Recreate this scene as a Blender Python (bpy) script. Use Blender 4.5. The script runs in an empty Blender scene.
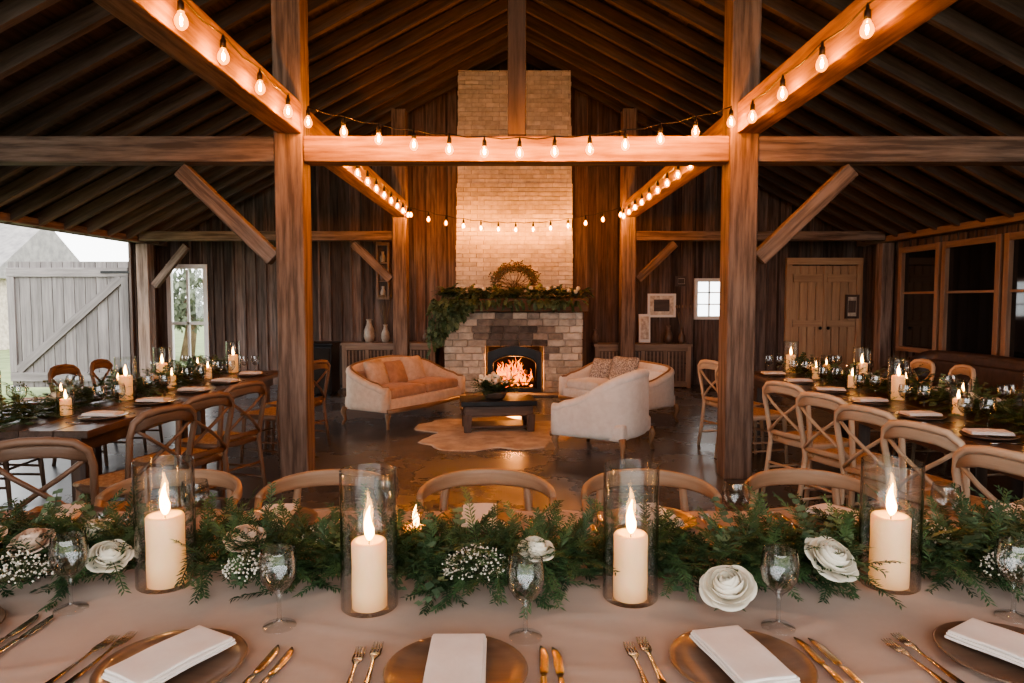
import bpy, math, random
from mathutils import Vector, Matrix, Euler
from mathutils import noise as mn
random.seed(11)
rnd = random.random
def ru(a,b): return a+(b-a)*rnd()
pi=math.pi
T=Matrix.Translation
def RZ(a): return Matrix.Rotation(a,4,'Z')

# ------------------------------------------------------------------ materials
def _new(name):
    m=bpy.data.materials.new(name); m.use_nodes=True
    nt=m.node_tree; nt.nodes.clear()
    out=nt.nodes.new('ShaderNodeOutputMaterial')
    return m,nt,out
def surf(name,c1,c2=None,rough=.6,scale=(5,5,5),detail=4,metal=0,bump=0,rn=0.0,spec=.5,sss=0,emit=None,es=0,coat=0,lo=.35,hi=.65,sheen=0,rough2=None,translucent=0,grey=0):
    m,nt,out=_new(name); N=nt.nodes; L=nt.links
    p=N.new('ShaderNodeBsdfPrincipled'); L.new(p.outputs[0],out.inputs[0])
    c2=c2 or c1
    at=N.new('ShaderNodeAttribute'); at.attribute_name='lc'
    mp=N.new('ShaderNodeMapping'); mp.inputs['Scale'].default_value=scale
    L.new(at.outputs['Vector'],mp.inputs['Vector'])
    no=N.new('ShaderNodeTexNoise'); no.inputs['Scale'].default_value=1; no.inputs['Detail'].default_value=detail
    no.inputs['Roughness'].default_value=.62
    L.new(mp.outputs[0],no.inputs['Vector'])
    cr=N.new('ShaderNodeValToRGB'); cr.color_ramp.elements[0].position=lo; cr.color_ramp.elements[1].position=hi
    cr.color_ramp.elements[0].color=(*c1,1); cr.color_ramp.elements[1].color=(*c2,1)
    L.new(no.outputs['Fac'],cr.inputs[0])
    col=cr.outputs[0]
    if rn:
        ar=N.new('ShaderNodeAttribute'); ar.attribute_name='rn'
        mr=N.new('ShaderNodeMapRange'); mr.inputs['To Min'].default_value=1-rn; mr.inputs['To Max'].default_value=1+rn
        L.new(ar.outputs['Fac'],mr.inputs['Value'])
        mx=N.new('ShaderNodeVectorMath'); mx.operation='SCALE'
        L.new(col,mx.inputs[0]); L.new(mr.outputs[0],mx.inputs['Scale']); col=mx.outputs[0]
    if grey:   # weathering: some boards / patches bleach towards grey
        n2=N.new('ShaderNodeTexNoise'); n2.inputs['Scale'].default_value=.9; n2.inputs['Detail'].default_value=3
        L.new(at.outputs['Vector'],n2.inputs['Vector'])
        m3=N.new('ShaderNodeMapRange'); m3.inputs['From Min'].default_value=.38; m3.inputs['From Max'].default_value=.62; m3.inputs['To Max'].default_value=grey
        L.new(n2.outputs['Fac'],m3.inputs['Value'])
        hs=N.new('ShaderNodeHueSaturation'); hs.inputs['Saturation'].default_value=.35; hs.inputs['Value'].default_value=1.15
        L.new(col,hs.inputs['Color'])
        mc=N.new('ShaderNodeMix'); mc.data_type='RGBA'; L.new(m3.outputs[0],mc.inputs[0]); L.new(col,mc.inputs[6]); L.new(hs.outputs[0],mc.inputs[7]); col=mc.outputs[2]
    L.new(col,p.inputs['Base Color'])
    p.inputs['Roughness'].default_value=rough
    if rough2 is not None:
        m2=N.new('ShaderNodeMapRange'); m2.inputs['To Min'].default_value=rough; m2.inputs['To Max'].default_value=rough2
        m2.inputs['From Min'].default_value=.35; m2.inputs['From Max'].default_value=.65
        L.new(no.outputs['Fac'],m2.inputs['Value']); L.new(m2.outputs[0],p.inputs['Roughness'])
    p.inputs['Metallic'].default_value=metal
    p.inputs['Specular IOR Level'].default_value=spec
    p.inputs['Coat Weight'].default_value=coat
    if sheen: p.inputs['Sheen Weight'].default_value=sheen
    if sss:
        p.inputs['Subsurface Weight'].default_value=sss; p.inputs['Subsurface Radius'].default_value=(.03,.012,.006)
        p.inputs['Subsurface Scale'].default_value=.6
    if emit: p.inputs['Emission Color'].default_value=(*emit,1); p.inputs['Emission Strength'].default_value=es
    if bump:
        b=N.new('ShaderNodeBump'); b.inputs['Strength'].default_value=bump; b.inputs['Distance'].default_value=.01
        L.new(no.outputs['Fac'],b.inputs['Height']); L.new(b.outputs[0],p.inputs['Normal'])
    if translucent:
        tr=N.new('ShaderNodeBsdfTranslucent'); L.new(col,tr.inputs[0])
        ms=N.new('ShaderNodeMixShader'); ms.inputs[0].default_value=translucent
        L.new(p.outputs[0],ms.inputs[1]); L.new(tr.outputs[0],ms.inputs[2]); L.new(ms.outputs[0],out.inputs[0])
    return m
def wood(name,c1,c2,rough=.55,rn=.25,g=1.0,bump=.35,spec=.4,lo=.3,hi=.7,grey=0,coat=0):
    return surf(name,c1,c2,rough,scale=(1.6*g,22*g,22*g),detail=6,bump=bump,rn=rn,spec=spec,lo=lo,hi=hi,grey=grey,coat=coat)
def emis(name,col,s):
    m,nt,out=_new(name); e=nt.nodes.new('ShaderNodeEmission'); e.inputs[0].default_value=(*col,1); e.inputs[1].default_value=s
    nt.links.new(e.outputs[0],out.inputs[0]); return m
def glass(name,tint=(.945,.955,.955),edge=(.20,.21,.21),lo=.085,hi=.9,emit=None,es=0,p0=.58):
    # thin clear glass wall: mostly transparent, mirror-like and darker towards grazing angles
    m,nt,out=_new(name); N=nt.nodes; L=nt.links
    tr=N.new('ShaderNodeBsdfTransparent')
    lw=N.new('ShaderNodeLayerWeight'); lw.inputs[0].default_value=.5
    cr=N.new('ShaderNodeValToRGB'); cr.color_ramp.elements[0].position=p0; cr.color_ramp.elements[0].color=(*tint,1)
    cr.color_ramp.elements[1].position=1; cr.color_ramp.elements[1].color=(*edge,1)
    L.new(lw.outputs['Facing'],cr.inputs[0]); L.new(cr.outputs[0],tr.inputs[0])
    gl=N.new('ShaderNodeBsdfGlossy'); gl.inputs['Roughness'].default_value=.03
    pw=N.new('ShaderNodeMath'); pw.operation='POWER'; pw.inputs[1].default_value=3; L.new(lw.outputs['Facing'],pw.inputs[0])
    mr=N.new('ShaderNodeMapRange'); mr.inputs['To Min'].default_value=lo; mr.inputs['To Max'].default_value=hi
    L.new(pw.outputs[0],mr.inputs['Value'])
    ms=N.new('ShaderNodeMixShader'); L.new(mr.outputs[0],ms.inputs[0]); L.new(tr.outputs[0],ms.inputs[1]); L.new(gl.outputs[0],ms.inputs[2])
    last=ms
    if emit:
        e=N.new('ShaderNodeEmission'); e.inputs[0].default_value=(*emit,1); e.inputs[1].default_value=es
        ad=N.new('ShaderNodeAddShader'); L.new(ms.outputs[0],ad.inputs[0]); L.new(e.outputs[0],ad.inputs[1]); last=ad
    L.new(last.outputs[0],out.inputs[0]); return m

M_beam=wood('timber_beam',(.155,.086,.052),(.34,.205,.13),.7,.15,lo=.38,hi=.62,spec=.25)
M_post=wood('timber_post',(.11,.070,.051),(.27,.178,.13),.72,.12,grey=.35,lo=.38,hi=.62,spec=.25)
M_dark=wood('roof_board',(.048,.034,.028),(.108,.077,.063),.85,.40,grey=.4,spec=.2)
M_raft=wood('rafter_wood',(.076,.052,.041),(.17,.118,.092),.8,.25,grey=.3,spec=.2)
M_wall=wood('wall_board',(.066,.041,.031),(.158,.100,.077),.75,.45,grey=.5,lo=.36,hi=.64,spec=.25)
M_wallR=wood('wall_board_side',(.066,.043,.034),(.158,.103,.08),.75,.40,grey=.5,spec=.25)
M_door=wood('door_wood',(.38,.23,.14),(.54,.36,.22),.55,.12)
M_grey=wood('weathered_grey',(.14,.125,.125),(.27,.245,.24),.8,.22)
M_conc=surf('concrete_floor',(.064,.072,.082),(.122,.134,.150),.18,(.9,.9,.9),8,bump=.04,rough2=.36)
M_brick=surf('whitewashed_brick',(.47,.42,.36),(.67,.61,.54),.85,(9,9,9),5,bump=.5,rn=.14)
M_mort=surf('mortar',(.34,.30,.26),(.46,.41,.36),.9,(12,12,12),5,bump=.4)
M_stone=surf('sandstone',(.37,.31,.25),(.59,.51,.42),.85,(9,9,9),6,bump=.6,rn=.2)
M_soot1=surf('smoke_stained_stone',(.16,.13,.108),(.31,.26,.215),.9,(9,9,9),6,bump=.6,rn=.3)
M_soot=surf('sooty_stone',(.06,.051,.045),(.15,.125,.11),.9,(9,9,9),6,bump=.6,rn=.3)
M_black=surf('cast_iron',(.012,.012,.013),(.02,.02,.021),.4,metal=.5)
M_bdull=surf('firebox_black',(.010,.008,.007),(.02,.016,.013),.9)
M_mant=wood('mantel_wood',(.09,.045,.025),(.20,.11,.06),.6,.1)
M_cab=wood('cabinet_wood',(.17,.12,.09),(.33,.24,.18),.6,.15)
M_cabd=wood('cabinet_dark',(.06,.040,.031),(.13,.085,.064),.5,.15)
M_chL=wood('chair_brown',(.125,.072,.046),(.25,.152,.10),.45,.12)
M_chR=wood('chair_light',(.38,.275,.19),(.57,.43,.31),.45,.12)
M_chF=wood('chair_oak',(.28,.172,.105),(.45,.30,.195),.45,.12)
M_seat=surf('woven_seat',(.30,.20,.12),(.50,.37,.24),.8,(60,60,60),2,bump=.5)
M_tab=wood('table_dark',(.050,.032,.025),(.12,.075,.054),.3,.15)
M_cloth=surf('table_linen',(.405,.285,.222),(.48,.345,.272),.85,(3,3,3),8,bump=.12,sheen=.2)
M_nap=surf('napkin_linen',(.74,.65,.60),(.80,.72,.67),.85,(14,14,14),6,bump=.15,sheen=.2)
M_char=wood('charger_plate',(.12,.075,.053),(.22,.142,.10),.32,.1,bump=.08,coat=.35)
M_silver=surf('flatware_steel',(.50,.47,.45),(.60,.57,.55),.2,metal=1)
M_glass=glass('clear_glass')
M_hglass=glass('hurricane_glass',(.96,.965,.96),(.20,.20,.195),.06,.8,p0=.62)
M_pglass=glass('pane_glass',(.97,.98,.98),(.6,.6,.6),.05,.6)
M_wax=surf('candle_wax',(.84,.62,.40),(.88,.68,.46),.5,(10,10,10),sss=.6,emit=(1,.40,.11),es=.22)  # small even orange emission stands in for flame light glowing through the wax
M_flame=emis('candle_flame',(1,.45,.11),22)
M_fil=emis('bulb_filament',(1,.45,.14),880)
M_bulb=glass('amber_bulb_glass',(1,.70,.34),(.9,.42,.12),.04,.3,(1,.33,.04),1.1,.55)
M_wick=surf('wick',(.02,.015,.01))
M_wire=surf('black_cable',(.015,.012,.01),rough=.5)
M_cedar=surf('cedar_leaf',(.030,.064,.028),(.080,.14,.055),.55,(8,8,8),rn=.5,translucent=.25)
M_euca=surf('eucalyptus_leaf',(.07,.12,.065),(.15,.21,.12),.5,(8,8,8),rn=.4,translucent=.2)
M_stem=surf('green_stem',(.07,.09,.04),(.12,.12,.06),.6)
M_petal=surf('rose_petal',(.82,.75,.61),(.84,.78,.66),.65,(3,3,3),sheen=.2,translucent=.12)
M_pink=surf('rose_petal_blush',(.78,.58,.45),(.82,.63,.50),.65,(3,3,3),translucent=.12)
M_tiny=surf('babys_breath_bloom',(.72,.67,.58),(.80,.76,.68),.7)
M_uphC=surf('cream_upholstery',(.54,.40,.30),(.64,.49,.38),.85,(18,18,18),4,bump=.1,sheen=.3)
M_uphW=surf('white_upholstery',(.62,.57,.52),(.70,.65,.60),.85,(18,18,18),4,bump=.1,sheen=.3)
M_uphT=surf('tan_upholstery',(.33,.185,.118),(.45,.265,.175),.75,(12,12,12),4,bump=.1,sheen=.2)
M_uphK=surf('dark_leather',(.04,.026,.022),(.07,.045,.036),.45,(12,12,12),4,bump=.2)
M_pilG=surf('patterned_pillow',(.16,.13,.12),(.50,.44,.38),.85,(70,70,70),2,lo=.47,hi=.53)
M_pilT=surf('tan_pillow',(.50,.37,.28),(.60,.46,.36),.85,(14,14,14),3)
M_carv=wood('carved_frame_wood',(.16,.09,.05),(.30,.18,.10),.4,.1)
M_rug=surf('hide_rug',(.34,.29,.25),(.56,.50,.44),.95,(5,5,5),5,bump=.3)
M_pane=surf('dark_window_glass',(.010,.011,.013),rough=.06,spec=.7)
M_white=surf('white_paint',(.72,.70,.67),(.78,.76,.73),.6)
M_trim=wood('window_trim',(.19,.118,.078),(.34,.215,.145),.5,.1)
M_grass=surf('grass',(.10,.14,.05),(.20,.24,.10),.95,(2,2,2),6)
M_tree=surf('tree_foliage',(.10,.12,.08),(.24,.26,.19),.9,(3,3,3),6,bump=.8)
M_roofx=surf('slate_roof',(.17,.16,.16),(.28,.26,.25),.8,(4,4,4),5)
M_pict=surf('print_art',(.45,.36,.28),(.75,.68,.58),.6,(14,14,14),3)
M_ceram=surf('ceramic_vase',(.26,.21,.17),(.40,.34,.28),.4,(8,8,8))
M_terr=surf('dark_ceramic',(.09,.06,.045),(.17,.11,.08),.4,(8,8,8))
M_twig=surf('dried_twig',(.13,.085,.05),(.25,.17,.10),.8)
M_log=surf('charred_log',(.03,.018,.012),(.10,.05,.03),.9,(6,30,30),5,bump=.6)
def flame_mat():
    m,nt,out=_new('fire_flame'); N=nt.nodes; L=nt.links
    e=N.new('ShaderNodeEmission'); at=N.new('ShaderNodeAttribute'); at.attribute_name='lc'
    mp=N.new('ShaderNodeMapping'); mp.inputs['Scale'].default_value=(14,14,5); L.new(at.outputs['Vector'],mp.inputs[0])
    no=N.new('ShaderNodeTexNoise'); no.inputs['Scale'].default_value=1; L.new(mp.outputs[0],no.inputs['Vector'])
    cr=N.new('ShaderNodeValToRGB'); cr.color_ramp.elements[0].position=.36; cr.color_ramp.elements[0].color=(.75,.05,.003,1)
    cr.color_ramp.elements[1].position=.70; cr.color_ramp.elements[1].color=(1,.34,.04,1)
    L.new(no.outputs['Fac'],cr.inputs[0]); L.new(cr.outputs[0],e.inputs[0]); e.inputs[1].default_value=2.3
    L.new(e.outputs[0],out.inputs[0]); return m
M_fire=flame_mat()

# ------------------------------------------------------------------ mesh builder
class MB:
    def __init__(s): s.v=[];s.f=[];s.m=[];s.sm=[];s.lc=[];s.rn=[];s.mats=[]
    def add(s,vs,fs,mat,smooth=False,M=None,lc=None):
        b=len(s.v)
        if mat not in s.mats: s.mats.append(mat)
        i=s.mats.index(mat); r=rnd(); o=(r*37,r*11,r*23)
        for k,p in enumerate(vs):
            l=lc[k] if lc else p
            if M is not None: p=M@Vector(p)
            s.v.append((p[0],p[1],p[2])); s.lc.append((l[0]+o[0],l[1]+o[1],l[2]+o[2])); s.rn.append(r)
        for f in fs: s.f.append([b+j for j in f]); s.m.append(i); s.sm.append(smooth)
    def box(s,c,sz,mat,rot=(0,0,0),M=None,tp=1.0):
        x,y,z=[d/2 for d in sz]
        vs=[(sx*x*(tp if sz_<0 else 1),sy*y*(tp if sz_<0 else 1),sz_*z) for sz_ in(-1,1) for sy in(-1,1) for sx in(-1,1)]
        k=max(range(3),key=lambda i:sz[i])
        lc=[(v[k],v[(k+1)%3],v[(k+2)%3]) for v in vs]
        fs=[(0,2,3,1),(4,5,7,6),(0,1,5,4),(2,6,7,3),(0,4,6,2),(1,3,7,5)]
        A=T(c)@Euler(rot).to_matrix().to_4x4()
        if M is not None: A=M@A
        s.add(vs,fs,mat,False,A,lc)
    def seg(s,a,b,w,h,mat,M=None):
        a=Vector(a);b=Vector(b);d=b-a;L=d.length
        q=d.to_track_quat('X','Z').to_matrix().to_4x4()
        A=T((a+b)/2)@q
        if M is not None: A=M@A
        s.box((0,0,0),(L,w,h),mat,M=A)
    def rbox(s,c,sz,r,mat,rot=(0,0,0),M=None,n=6,fn=None):
        h=[d/2 for d in sz]; r=min(r,min(h)*.98)
        def ax(H):
            a=[-H,-H+r*.25,-H+r*.6,-H+r]; m=max(1,n)
            mid=[(-H+r)+(2*(H-r))*i/m for i in range(1,m)]
            return a+mid+[H-r,H-r*.6,H-r*.25,H]
        X=[ax(H) for H in h]; vs=[];fs=[];D={}
        def vid(p):
            q=[max(-(h[i]-r),min(h[i]-r,p[i])) for i in range(3)]
            d=Vector([p[i]-q[i] for i in range(3)])
            if d.length>1e-9: d=d.normalized()*r
            o=(q[0]+d.x,q[1]+d.y,q[2]+d.z)
            if fn: o=fn(*o)
            k=(round(p[0],5),round(p[1],5),round(p[2],5))
            if k not in D: D[k]=len(vs); vs.append(o)
            return D[k]
        for a in range(3):
            u,w=(a+1)%3,(a+2)%3
            for sg in(-1,1):
                for i in range(len(X[u])-1):
                    for j in range(len(X[w])-1):
                        q=[]
                        for (ii,jj) in((i,j),(i+1,j),(i+1,j+1),(i,j+1)):
                            p=[0,0,0];p[a]=sg*h[a];p[u]=X[u][ii];p[w]=X[w][jj]; q.append(vid(p))
                        if sg<0:q.reverse()
                        if len(set(q))>2: fs.append(q)
        A=T(c)@Euler(rot).to_matrix().to_4x4()
        if M is not None: A=M@A
        s.add(vs,fs,mat,True,A)
    def tube(s,pts,rad,mat,seg=8,M=None,smooth=True):
        pts=[Vector(p) for p in pts]; n=len(pts)
        if not hasattr(rad,'__len__'): rad=[rad]*n
        vs=[];lc=[];up=None;al=0
        for i,p in enumerate(pts):
            t=(pts[min(i+1,n-1)]-pts[max(i-1,0)]).normalized()
            if up is None:
                up=Vector((0,0,1)) if abs(t.z)<.9 else Vector((1,0,0))
            u=(up-t*up.dot(t)).normalized(); w=t.cross(u); up=u
            if i: al+=(pts[i]-pts[i-1]).length
            for k in range(seg):
                a=2*pi*k/seg; q=p+(u*math.cos(a)+w*math.sin(a))*rad[i]; vs.append(tuple(q)); lc.append((al,rad[i]*math.cos(a),rad[i]*math.sin(a)))
        fs=[]
        for i in range(n-1):
            for k in range(seg):
                k2=(k+1)%seg; fs.append((i*seg+k,i*seg+k2,(i+1)*seg+k2,(i+1)*seg+k))
        fs.append(tuple(range(seg))[::-1]); fs.append(tuple(range((n-1)*seg,n*seg)))
        s.add(vs,fs,mat,smooth,M,lc)
    def beam(s,pts,w,h,mat,M=None,e=.5,seg=12):
        pts=[Vector(p) for p in pts]; n=len(pts)
        if not hasattr(w,'__len__'): w=[w]*n
        if not hasattr(h,'__len__'): h=[h]*n
        vs=[];lc=[];al=0
        for i,p in enumerate(pts):
            t=(pts[min(i+1,n-1)]-pts[max(i-1,0)]).normalized()
            sd=t.cross(Vector((0,0,1)))
            if sd.length<1e-4: sd=Vector((1,0,0))
            sd.normalize(); u=sd.cross(t)
            if i: al+=(pts[i]-pts[i-1]).length
            for k in range(seg):
                a=2*pi*(k+.5)/seg; c=math.cos(a); q=math.sin(a)
                c=math.copysign(abs(c)**e,c)*w[i]/2; q=math.copysign(abs(q)**e,q)*h[i]/2
                vs.append(tuple(p+sd*c+u*q)); lc.append((al,c,q))
        fs=[]
        for i in range(n-1):
            for k in range(seg):
                k2=(k+1)%seg; fs.append((i*seg+k,i*seg+k2,(i+1)*seg+k2,(i+1)*seg+k))
        fs.append(tuple(range(seg))[::-1]); fs.append(tuple(range((n-1)*seg,n*seg)))
        s.add(vs,fs,mat,True,M,lc)
    def lathe(s,prof,mat,seg=20,M=None,smooth=True):
        vs=[(r*math.cos(2*pi*k/seg),r*math.sin(2*pi*k/seg),z) for r,z in prof for k in range(seg)]
        fs=[(i*seg+k,i*seg+(k+1)%seg,(i+1)*seg+(k+1)%seg,(i+1)*seg+k) for i in range(len(prof)-1) for k in range(seg)]
        s.add(vs,fs,mat,smooth,M)
    def ball(s,c,r,mat,seg=8,rings=6,sc=(1,1,1),M=None):
        pr=[(max(1e-4,r*math.sin(pi*i/rings)),-r*math.cos(pi*i/rings)) for i in range(rings+1)]
        A=T(c)@Matrix.Diagonal((*sc,1))
        if M is not None:A=M@A
        s.lathe(pr,mat,seg,A)
    def obj(s,name,loc=(0,0,0),rz=0,bevel=0):
        me=bpy.data.meshes.new(name); me.from_pydata(s.v,[],s.f)
        me.polygons.foreach_set('material_index',s.m); me.polygons.foreach_set('use_smooth',s.sm)
        a=me.attributes.new('lc','FLOAT_VECTOR','POINT'); a.data.foreach_set('vector',[x for l in s.lc for x in l])
        a=me.attributes.new('rn','FLOAT','POINT'); a.data.foreach_set('value',s.rn)
        for m in s.mats: me.materials.append(m)
        me.update()
        return place(me,name,loc,rz,bevel)
def place(me,name,loc=(0,0,0),rz=0,bevel=0):
    o=bpy.data.objects.new(name,me); bpy.context.collection.objects.link(o)
    o.location=loc; o.rotation_euler=(0,0,rz)
    if bevel:
        b=o.modifiers.new('bevel','BEVEL'); b.width=bevel; b.segments=2; b.limit_method='ANGLE'; b.angle_limit=.8
    return o
def single(name,c,sz,mat,bevel=0,rot=(0,0,0)):
    mb=MB(); mb.box((0,0,0),sz,mat,rot); return mb.obj(name,c,0,bevel)

# ------------------------------------------------------------------ room shell
CX=.04; RIDGE=5.85; SL=.52; TH=math.atan(SL)
YB=12.2; YF=-3.2; XW=6.3
def roofz(x): return RIDGE-SL*abs(x-CX)
mb=MB(); mb.add([(-XW-.1,YF,0),(XW+.1,YF,0),(XW+.1,YB+.1,0),(-XW-.1,YB+.1,0),(-XW-.1,YF,-.05),(XW+.1,YF,-.05),(XW+.1,YB+.1,-.05),(-XW-.1,YB+.1,-.05)],
    [(0,1,2,3),(7,6,5,4),(0,4,5,1),(1,5,6,2),(2,6,7,3),(3,7,4,0)],M_conc); mb.obj('floor')
mb=MB(); mb.add([(-60,-40,-.08),(60,-40,-.08),(60,70,-.08),(-60,70,-.08)],[(0,1,2,3)],M_grass); mb.obj('ground_lawn')

def board_wall(name,u0,u1,top,ops,M,mat,bw=.19,th=.04,z0=0):
    mb=MB(); ed=set([u0,u1]); u=u0
    while u<u1: ed.add(round(u,3)); u+=bw
    for o in ops: ed.add(o[0]); ed.add(o[1])
    ed=sorted(ed); bt=.035
    for a,b in zip(ed,ed[1:]):
        if b-a<.005: continue
        m=(a+b)/2; t=top(m); sp=[(z0,t)]
        for o in ops:
            if o[0]<m<o[1]:
                ns=[]
                for (p,q) in sp:
                    if o[2]>p: ns.append((p,min(q,o[2])))
                    if o[3]<q: ns.append((max(p,o[3]),q))
                sp=ns
        for p,q in sp:
            if q-p<.02: continue
            mb.box((m,th/2+ru(0,.006),(p+q)/2),(b-a,th,q-p),mat,M=M)
            if not any(abs(a-o[1])<.02 for o in ops): mb.box((a+bt/2,-.012,(p+q)/2),(bt,.022,q-p-.01),mat,M=M)
    return mb.obj(name)
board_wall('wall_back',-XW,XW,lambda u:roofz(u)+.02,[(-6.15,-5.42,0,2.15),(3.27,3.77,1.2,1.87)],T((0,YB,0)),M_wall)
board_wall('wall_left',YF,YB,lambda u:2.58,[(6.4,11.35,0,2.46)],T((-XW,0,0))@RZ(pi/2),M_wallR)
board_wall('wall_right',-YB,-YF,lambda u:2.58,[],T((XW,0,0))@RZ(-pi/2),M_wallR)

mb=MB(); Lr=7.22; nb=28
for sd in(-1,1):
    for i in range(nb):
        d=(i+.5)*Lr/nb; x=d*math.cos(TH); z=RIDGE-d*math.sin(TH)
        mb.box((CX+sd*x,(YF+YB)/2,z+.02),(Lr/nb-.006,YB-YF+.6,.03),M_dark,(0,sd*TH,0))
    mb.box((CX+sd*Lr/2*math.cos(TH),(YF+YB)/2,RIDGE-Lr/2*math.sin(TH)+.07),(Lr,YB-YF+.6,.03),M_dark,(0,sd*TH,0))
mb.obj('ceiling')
mb=MB(); y=YF+.1
while y<YB-.1:
    for sd in(-1,1):
        d=3.60; x=d*math.cos(TH); z=RIDGE-d*math.sin(TH)
        n=(sd*math.sin(TH),math.cos(TH))
        mb.box((CX+sd*x-n[0]*.09,y,z-n[1]*.09),(6.95,.075,.15),M_raft,(0,sd*TH,0))
    y+=.50
mb.box((CX,(YF+YB)/2,RIDGE-.16),(.1,YB-YF,.22),M_raft)
mb.obj('roof_rafters')
for sd in(-1,1):
    single('eave_beam',(sd*(XW-.13),(YF+YB)/2,2.51),(.16,YB-YF-.1,.10),M_trim if sd>0 else M_post,.01)

PX={-1:-1.83,1:1.90}; PW=.235
FY=[.24,5.77,11.28]
for y in FY:
    for sd in(-1,1):
        zt=roofz(PX[sd])-.29
        single('timber_post',(PX[sd],y,zt/2),(PW,PW,zt),M_post,.012)
h=PW/2+.002
for y in FY[1:]:
    a=PX[-1]+h;b=PX[1]-h
    if y<11: single('tie_beam',((a+b)/2,y,2.745),(b-a,.2,.21),M_beam,.012)
    single('tie_beam',((PX[-1]-h-XW+.22)/2,y,2.745 if y<11 else 2.56),(abs(-XW+.22-PX[-1]+h),.19,.21 if y<11 else .15),M_post,.012)
    single('tie_beam',((PX[1]+h+XW-.22)/2,y,2.745 if y<11 else 2.56),(abs(XW-.22-PX[1]-h),.19,.21 if y<11 else .15),M_post,.012)
    if y<11: single('king_post',(CX,y,(2.852+RIDGE-.28)/2),(.15,.15,RIDGE-.28-2.852),M_raft,.01)
    for sd in(-1,1):
        k=1 if y<11 else .8
        x0=PX[sd]+sd*(h+.045); zt=2.59 if y<11 else 2.44
        mb=MB(); mb.seg((x0,y,zt-.74*k),(x0+sd*.76*k,y,zt),.12,.13,M_post); mb.obj('knee_brace',bevel=.01)
for sd in(-1,1):
    x=PX[sd]+ (.03 if sd>0 else .02)
    for (a,b) in((YF+.1,FY[0]-h),(FY[0]+h,FY[1]-h),(FY[1]+h,FY[2]-h)):
        single('aisle_plate_beam',(x,(a+b)/2,2.985),(.2,b-a,.25),M_beam,.012)
for (x,y) in((-XW+.16,11.48),(XW-.16,11.3),(XW-.16,5.77),(-XW+.16,5.77)):
    single('wall_post',(x,y,1.225),(.2,.2,2.45),M_post,.01)
mb=MB(); mb.seg((-XW+.31,11.48,1.75),(-XW+.87,11.48,2.42),.1,.11,M_post); mb.obj('knee_brace')

# ------------------------------------------------------------------ barn door (open outwards) and exterior
mb=MB(); x0,x1=-8.45,-6.42
n=11
for i in range(n):
    w=(x1-x0)/n; mb.box((x0+(i+.5)*w,11.5,1.1),(w-.012,.03,2.12),M_grey)
for z in(.22,1.98): mb.box(((x0+x1)/2,11.465,z),(x1-x0,.035,.15),M_grey)
mb.seg((x0+.12,11.465,.32),(x1-.12,11.465,1.88),.033,.14,M_grey)
mb.box((x0+.06,11.465,1.1),(.12,.034,1.6),M_grey); mb.box((x1-.06,11.465,1.1),(.12,.034,1.6),M_grey)
for z in(.22,1.98): mb.box((x1-.2,11.44,z),(.5,.01,.04),M_black)
mb.obj('door_1',bevel=.003)
mb=MB(); a,b=-6.15,-5.42; y=YB+.02
for (c,s) in(((a+.04,y,1.075),(.08,.08,2.15)),((b-.04,y,1.075),(.08,.08,2.15)),(((a+b)/2,y,2.11),(b-a-.16,.08,.08)),(((a+b)/2,y,.12),(b-a-.16,.06,.24)),(((a+b)/2,y,1.1),(b-a-.16,.05,.05)),(((a+b)/2,y,1.15),(.035,.05,1.8))): mb.box(c,s,M_white)
mb.box(((a+b)/2,y,1.15),(b-a-.16,.006,1.82),M_pglass); mb.obj('door_2')
mb=MB(); a,b,c,d=3.27,3.77,1.2,1.87
for (p,s) in(((a,y-.03,(c+d)/2),(.06,.1,d-c+.06)),((b,y-.03,(c+d)/2),(.06,.1,d-c+.06)),(((a+b)/2,y-.03,c),(b-a-.06,.12,.06)),(((a+b)/2,y-.03,d),(b-a-.06,.1,.06)),(((a+b)/2,y,(c+d)/2),(.025,.03,d-c-.06)),(((a+b)/2,y,c+.24),(b-a-.06,.03,.02)),(((a+b)/2,y,c+.45),(b-a-.06,.03,.02))): mb.box(p,s,M_white)
mb.box(((a+b)/2,y+.02,(c+d)/2),(b-a-.06,.005,d-c-.06),M_pglass); mb.obj('window_1')
mb=MB(); a,b=4.95,6.1; yy=YB-.055
for i in range(8):
    w=(b-a)/8; mb.box((a+(i+.5)*w,yy,1.07),(w-.01,.04,2.1),M_door)
for (p,s) in(((a-.05,yy-.01,1.1),(.1,.07,2.2)),((b+.05,yy-.01,1.1),(.1,.07,2.2)),(((a+b)/2,yy-.01,2.2),(b-a+.2,.08,.12)),(((a+b)/2,yy-.035,1.07),(.03,.03,2.1)),(((a+b)/2-.3,yy-.03,.3),(.5,.03,.14)),(((a+b)/2+.3,yy-.03,.3),(.5,.03,.14)),(((a+b)/2-.3,yy-.03,1.9),(.5,.03,.14)),(((a+b)/2+.3,yy-.03,1.9),(.5,.03,.14)),(((a+b)/2-.3,yy-.03,1.1),(.5,.03,.12)),(((a+b)/2+.3,yy-.03,1.1),(.5,.03,.12))): mb.box(p,s,M_door)
mb.ball(((a+b)/2-.07,yy-.07,1.02),.03,M_black); mb.ball(((a+b)/2+.07,yy-.07,1.02),.03,M_black)
mb.obj('door_3',bevel=.004)
k=2
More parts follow.
